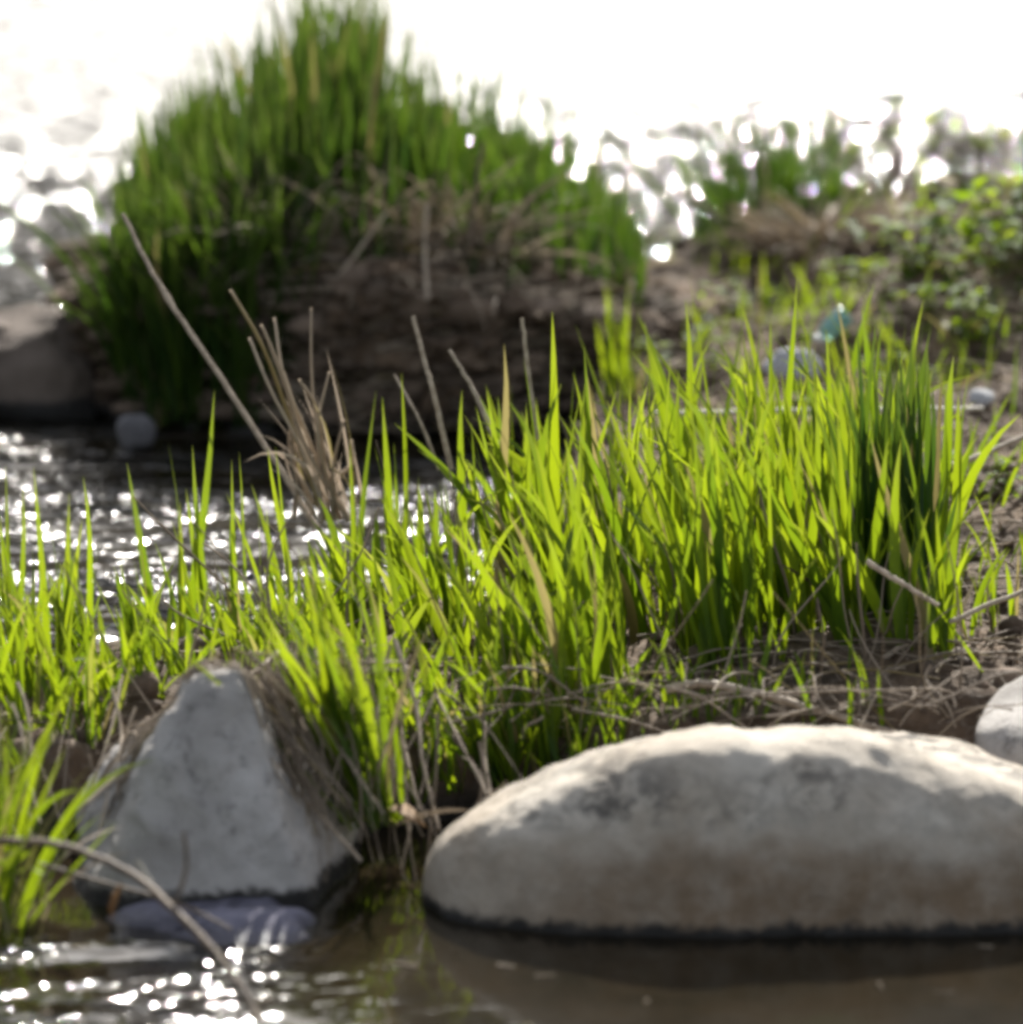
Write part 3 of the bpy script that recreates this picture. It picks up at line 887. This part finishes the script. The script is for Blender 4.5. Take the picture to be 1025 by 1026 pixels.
# ------------------------------------------------------------------ straw, stalks, sticks
def straw():
    from mathutils.bvhtree import BVHTree
    trees = []
    for o in (bpy.data.objects['pointed_stone'], bpy.data.objects['boulder']):
        trees.append(BVHTree.FromPolygons([v.co + o.location for v in o.data.vertices], [p.vertices[:] for p in o.data.polygons]))
    paths, r = [], []
    def strand(a, b, sag=.0, jit=.012, n=12, drape=1):
        jit *= .45
        a, b = np.array(a, float), np.array(b, float)
        t = np.linspace(0, 1, n)[:, None]
        p = a * (1 - t) + b * t
        p = p + np.sin(math.pi * t) * np.array((rng.normal(0, jit), rng.normal(0, jit), sag * .5 + rng.normal(0, jit * .6)))
        p += np.sin(2 * math.pi * t) * rng.normal(0, jit * .35, 3)
        if drape:
            for q in p:
                for tr in trees:
                    hit, nrm = tr.ray_cast(Vector((q[0], q[1], .5)), Vector((0, 0, -1)))[:2]
                    if hit is not None and nrm.z > .42 and (hit.z > q[2] or drape == 2): q[2] = hit.z + .002 + .003 * rng.random()
        paths.append(p); r.append(U(.0006, .0017))
    # loose litter over the whole bar
    k = 0
    while k < 650:
        x, y = U(-.7, .9), 4.5 + 2.4 * U() ** 1.5
        if H(x, y) < .03: continue
        L = U(.03, .14); a = rng.normal(0, .7) + (0 if U() < .8 else 1.5)
        x2, y2 = x + L * math.cos(a), y + L * math.sin(a)
        if H(x2, y2) < .02: continue
        strand((x, y, float(H(x, y)) + U(0, .014)), (x2, y2, float(H(x2, y2)) + U(0, .014)), U(0, .012), .006); k += 1
    # over the pointed stone: left slope and the tangle on its right
    for k in range(80):
        a = np.array((U(-.25, -.19), U(4.44, 4.56), .15)); b = np.array((U(-.37, -.31), U(4.41, 4.48), .05))
        t = U(.4, 1); t0 = U(0, .4)
        strand(a * (1 - t0) + b * t0, a * (1 - t) + b * t, 0, .008, 12, 2)
    for k in range(110):
        a = np.array((U(-.26, -.14), U(4.47, 4.58), .16)); b = a + (U(-.06, .08), U(-.03, .03), 0)
        strand(a, b, .004, .01, 12, 2)
    for k in range(60):                                    # strands slipping down the right shoulder
        a = np.array((U(-.235, -.19), U(4.44, 4.52), U(.14, .17))); b = np.array((U(-.175, -.12), U(4.36, 4.42), U(.0, .08)))
        t = U(.5, 1)
        strand(a, a * (1 - t) + b * t, .008, .012)
    for k in range(110):                                   # dead stems standing among the green
        x, y = U(-.28, .42), U(4.6, 5.3)
        if H(x, y) < .02: continue
        z = float(H(x, y)); l = U(.06, .18)
        strand((x, y, z), (x + rng.normal(-.02, .05), y + rng.normal(0, .04), z + l), 0, .014)
    for k in range(16):                                    # bits afloat on the pool
        x, y = U(-.4, .45), U(4.0, 4.24)
        strand((x, y, .0015), (x + rng.normal(0, .012), y + rng.normal(0, .01), .0015), 0, .0)
    for k in range(60):
        a = (U(-.22, -.10), U(4.50, 4.62), U(.11, .175)); b = (U(-.165, -.075), U(4.36, 4.45), U(.01, .08))
        t = U(.4, 1)
        strand(a, np.array(a) * (1 - t) + np.array(b) * t, .012, .010)
    # roots and strands hanging into the gap and along the bank foot
    for k in range(50):
        x = U(-.17, -.02) if k < 22 else U(-.5, -.3)
        strand((x, U(4.52, 4.62), U(.07, .13)), (x + rng.normal(.01, .04), U(4.40, 4.50), U(-.01, .06)), .004, .010)
    for k in range(60):
        x = U(-.05, .45)
        strand((x, U(4.58, 4.68), U(.09, .13)), (x + rng.normal(0, .07), U(4.56, 4.64), U(.08, .12)), .01, .01)
    for k in range(380):
        x = U(.22, .62)
        y = U(4.75, 6.6)
        strand((x, y, float(H(x, y)) + .004), (x + U(-.12, .12), y - U(.0, .1), float(H(x, y)) + U(-.004, .02)), .01, .01)
    # roots along the layered face of the earth bank
    for k in range(330):
        x = U(-.36, .2); y = IC[1] - IRY * (1 - abs((x - IC[0]) / IRX) ** 2.4) ** .42 - .004
        z = U(.02, .95) * float(island_z(x)); l = U(.03, .16)
        x2 = min(x + l, .22); y2 = IC[1] - IRY * max(0.05, (1 - abs((x2 - IC[0]) / IRX) ** 2.4)) ** .42 - .006
        strand((x, y, z), (x2, y2, z + rng.normal(0, .012)), .0, .006)
    V, F, at = tubes(np.array(paths), np.array(r), np.array(r) * .5, 4)
    o = mesh_obj('dry_straw', V, F, M['straw'], None, True, at)
    tag(o, 'dry grey straw and rootlets littered over bank and stones', None, None, 'stuff')

straw()

def stalk(name, pts, r0, r1, mat, label, cat, group=None, n=26, sides=8, knots=()):
    pth = spline(pts, n)
    pth[1:-1] += rng.normal(0, r0 * .12, pth[1:-1].shape)
    V, F, at = tubes(pth[None], r0, r1, sides)
    for kk in knots:                                  # thickened joints
        c = pth[int(kk * (n - 1))]
        d = np.linalg.norm(V - c, axis=1)
        V = V + (V - c) * (np.exp(-(d / (r0 * 2.2)) ** 2) * .55)[:, None]
    o = mesh_obj(name, V, F, mat, None, True, at, loc=pth[0])
    return tag(o, label, cat, group)

G1 = 'dry stalks standing in the grass'
stalk('dry_stalk', [P(318, 530, 5.38), P(286, 478, 5.40), P(216, 370, 5.44), P(162, 288, 5.47), P(123, 214, 5.5)], .0030, .0019, M['stick'],
      'longest dry stalk leaning up to the left across the tall tussock', 'stalk', G1, knots=(.72,))
stalk('dry_stalk', [P(452, 470, 5.3), P(436, 400, 5.31), P(425, 360, 5.32), P(414, 316, 5.33)], .0026, .0020, M['stick'], 'short dry stalk standing before the dark layered earth bank', 'stalk', G1)
stalk('dry_stalk', [P(500, 450, 5.25), P(475, 392, 5.27), P(450, 350, 5.28)], .0026, .0018, M['stick'], 'stubby dry stalk leaning left just beside the bright grass', 'stalk', G1)
stalk('dry_stalk', [P(538, 440, 5.3), P(530, 380, 5.3), P(523, 318, 5.3)], .0026, .0018, M['stick'], 'dry stalk among the green blade tips in mid picture', 'stalk', G1)
stalk('dry_stalk', [P(440, 470, 5.3), P(420, 420, 5.3), P(395, 375, 5.32)], .0018, .0012, M['stick'], 'thin dry stalk crossing low behind the short standing one', 'stalk', G1)
stalk('dry_stalk', [P(428, 300, 6.25), P(426, 250, 6.28), P(428, 205, 6.3)], .0024, .0018, M['stick'], 'blurred dry stalk upright on top of the earth bank', 'stalk', G1)
stalk('dry_stalk', [P(330, 290, 6.3), P(360, 250, 6.3), P(388, 212, 6.32)], .0026, .0016, M['stick'], 'blurred dry stalk leaning right on the tall tussock face', 'stalk', G1)
stalk('dry_stalk', [P(470, 250, 6.3), P(478, 180, 6.32), P(484, 142, 6.33)], .0020, .0022, M['twig'], 'reddish seed stalk among the thinner tussock blades', 'stalk', G1)

def dry_clump():
    base = P(335, 510, 5.33)
    t = empty('dry_clump', base, 'clump of bleached dead stems rising at the channel edge', 'dry grass')
    tops = [(231, 290), (250, 338), (262, 325), (270, 345), (285, 372), (312, 308), (300, 380), (330, 372), (345, 420), (275, 318), (292, 420), (352, 440)]
    for k, (a, b) in enumerate(tops):
        e = P(a, b, 5.33 + U(-.04, .05)); s = base + (rng.normal(-.004, .016), rng.normal(0, .014), -.01)
        pth = spline([s, s * .65 + e * .35 + rng.normal(0, .006, 3), s * .3 + e * .7 + rng.normal(0, .007, 3), e], 22)
        V, F, at = tubes(pth[None], U(.002, .0032), U(.001, .0016), 6)
        mesh_obj('stem', V, F, M['bleached'], t, True, at)
    n = 26
    b = base + rng.normal(0, 1, (n, 3)) * (.014, .012, .002)
    join_build('dead_blades', [blades(b, U(.06, .17, n), U(.002, .004, n), U(math.pi * .7, math.pi * 1.5, n), U(.05, .55, n), rng.normal(.3, .7, n))], M['bleached'], t)

dry_clump()

stalk('twig', [P(-60, 850, 4.27), P(0, 842, 4.24), P(62, 847, 4.21), P(128, 873, 4.18), P(190, 926, 4.12), P(236, 980, 4.07), P(262, 1026, 4.03), P(280, 1070, 3.97)], .0034, .0026, M['twig'],
      'long bare twig arching over the pool into the water', 'twig', 'bare twigs over the pool', 40)
stalk('twig', [P(176, 905, 4.14), P(184, 882, 4.145), P(187, 858, 4.15), P(184, 832, 4.15)], .0019, .0014, M['root'], 'short dark twig upright before the pointed stone', 'twig', 'bare twigs over the pool')
stalk('twig', [P(40, 865, 4.26), P(110, 885, 4.25), P(180, 905, 4.24), P(232, 930, 4.22)], .0018, .0012, M['twig'], 'thin fallen twig lying over the wet flat stone', 'twig', 'bare twigs over the pool')
stalk('twig', [P(138, 862, 4.22), P(147, 878, 4.22), P(152, 884, 4.22)], .0022, .0020, M['palestick'], 'tiny bleached twig stub before the pointed stone', 'twig', 'bare twigs over the pool')

stalk('stick', [P(668, 690, 4.66), P(715, 685, 4.655), P(800, 706, 4.65), P(905, 738, 4.635)], .0042, .0034, M['stick'], 'brown stick lying along the top of the long boulder', 'stick', 'sticks on the bank')
stalk('stick', [P(868, 562, 4.72), P(905, 585, 4.715), P(940, 606, 4.71)], .0026, .0019, M['stick'], 'short pale stick slanting across the dark right tuft', 'stick', 'sticks on the bank')
stalk('stick', [P(655, 414, 5.62), P(760, 412, 5.63), P(880, 410, 5.64), P(985, 409, 5.65)], .0030, .0024, M['palestick'], 'long pale stick lying level behind the bright grass', 'stick', 'sticks on the bank')
stalk('stick', [P(870, 668, 4.8), P(935, 630, 4.82), P(1040, 585, 4.85)], .0030, .0022, M['stick'], 'grey stick rising to the right edge over the brown slope', 'stick', 'sticks on the bank')
stalk('stick', [P(940, 470, 5.4), P(985, 455, 5.42), P(1050, 425, 5.45)], .0036, .0024, M['stick'], 'weathered stick on the brown slope below the lilac pebble', 'stick', 'sticks on the bank')
stalk('stick', [P(915, 735, 4.66), P(965, 718, 4.68), P(1040, 680, 4.7)], .0034, .0024, M['root'], 'dark root reaching over the stone at the right edge', 'root', 'sticks on the bank')
stalk('stick', [P(820, 690, 4.7), P(825, 640, 4.71), P(818, 600, 4.72)], .0016, .0010, M['twig'], 'thin upright dead stem below the dark right tuft', 'stick', 'sticks on the bank')
stalk('stick', [P(395, 640, 4.62), P(415, 700, 4.58), P(425, 770, 4.52), P(440, 830, 4.47)], .0022, .0016, M['stick'], 'bent grey stick hanging into the gap beside the long boulder', 'stick', 'sticks on the bank')
stalk('stick', [P(275, 770, 4.44), P(315, 810, 4.42), P(362, 862, 4.40)], .0024, .0018, M['stick'], 'grey stick slanting down the right flank of the pointed stone', 'stick', 'sticks on the bank')
stalk('stick', [P(285, 650, 4.6), P(215, 705, 4.52), P(140, 760, 4.45), P(78, 812, 4.40)], .0026, .0018, M['stick'], 'grey stick resting along the left slope of the pointed stone', 'stick', 'sticks on the bank')

# dead leaves
def dead_leaf(c, d, L, w, curl, label):
    V, F = leaf_geo(np.zeros(3), np.array(d, float), L, w, curl)
    V = V + rng.normal(0, L * .02, V.shape)
    o = mesh_obj('dead_leaf', V, F, M['deadleaf'], None, True, dict(tone=np.full(len(V), U()), along=np.repeat(np.linspace(0, 1, 7), 3)))
    sol = o.modifiers.new('thickness', 'SOLIDIFY'); sol.thickness = .0006
    o.location = c
    tag(o, label, 'leaf', 'dead leaves by the pool')
dead_leaf(P(122, 885, 4.2), (-.25, -.1, -1), .034, .014, -.1, 'curled brown dead leaf hanging from the arching twig')
dead_leaf(P(385, 812, 4.46), (.9, -.3, .1), .036, .026, .4, 'pale brown dead leaf lying in the gap beside the long boulder')

# scrap of plastic
def scrap():
    a, b = P(824, 336, 6.15), P(848, 314, 6.15)
    ax = (b - a); L = np.linalg.norm(ax)
    m, nt = new_mat('teal_plastic')
    d = nd(nt, 'ShaderNodeBsdfPrincipled', Roughness=.25)
    d.inputs['Base Color'].default_value = (.22, .42, .38, 1)
    d.inputs['Transmission Weight'].default_value = .35
    lk(nt, d.outputs[0], nd(nt, 'ShaderNodeOutputMaterial').inputs[0])
    t = empty('plastic_scrap', a, 'torn teal plastic tube end lying among leaves behind the bright grass', 'plastic scrap')
    prof = [(0, .006), (.1, .010), (.3, .011), (.6, .0105), (.9, .012), (1, .011), (1.0, .008)]
    pth = np.array([a + ax * p for p, _ in prof])
    T = ax / L; S = np.cross(T, (0, 0, 1)); S /= np.linalg.norm(S); B = np.cross(T, S)
    k = 20; an = np.arange(k) / k * 6.2832
    V = np.array([c + r * (S * np.cos(x) + B * np.sin(x)) for c, (_, r) in zip(pth, prof) for x in an])
    mesh_obj('tube', V, grid_faces(len(prof), k, True), m, t)
    c = a + ax * -.12
    V, F = rock_verts(random_planes(.008, 3), 6, 3, .0, 10, 1)
    m2, nt = new_mat('white_plastic')
    d = nd(nt, 'ShaderNodeBsdfPrincipled', Roughness=.35); d.inputs['Base Color'].default_value = (.7, .72, .7, 1)
    lk(nt, d.outputs[0], nd(nt, 'ShaderNodeOutputMaterial').inputs[0])
    mesh_obj('cap', V + c, F, m2, t)
scrap()
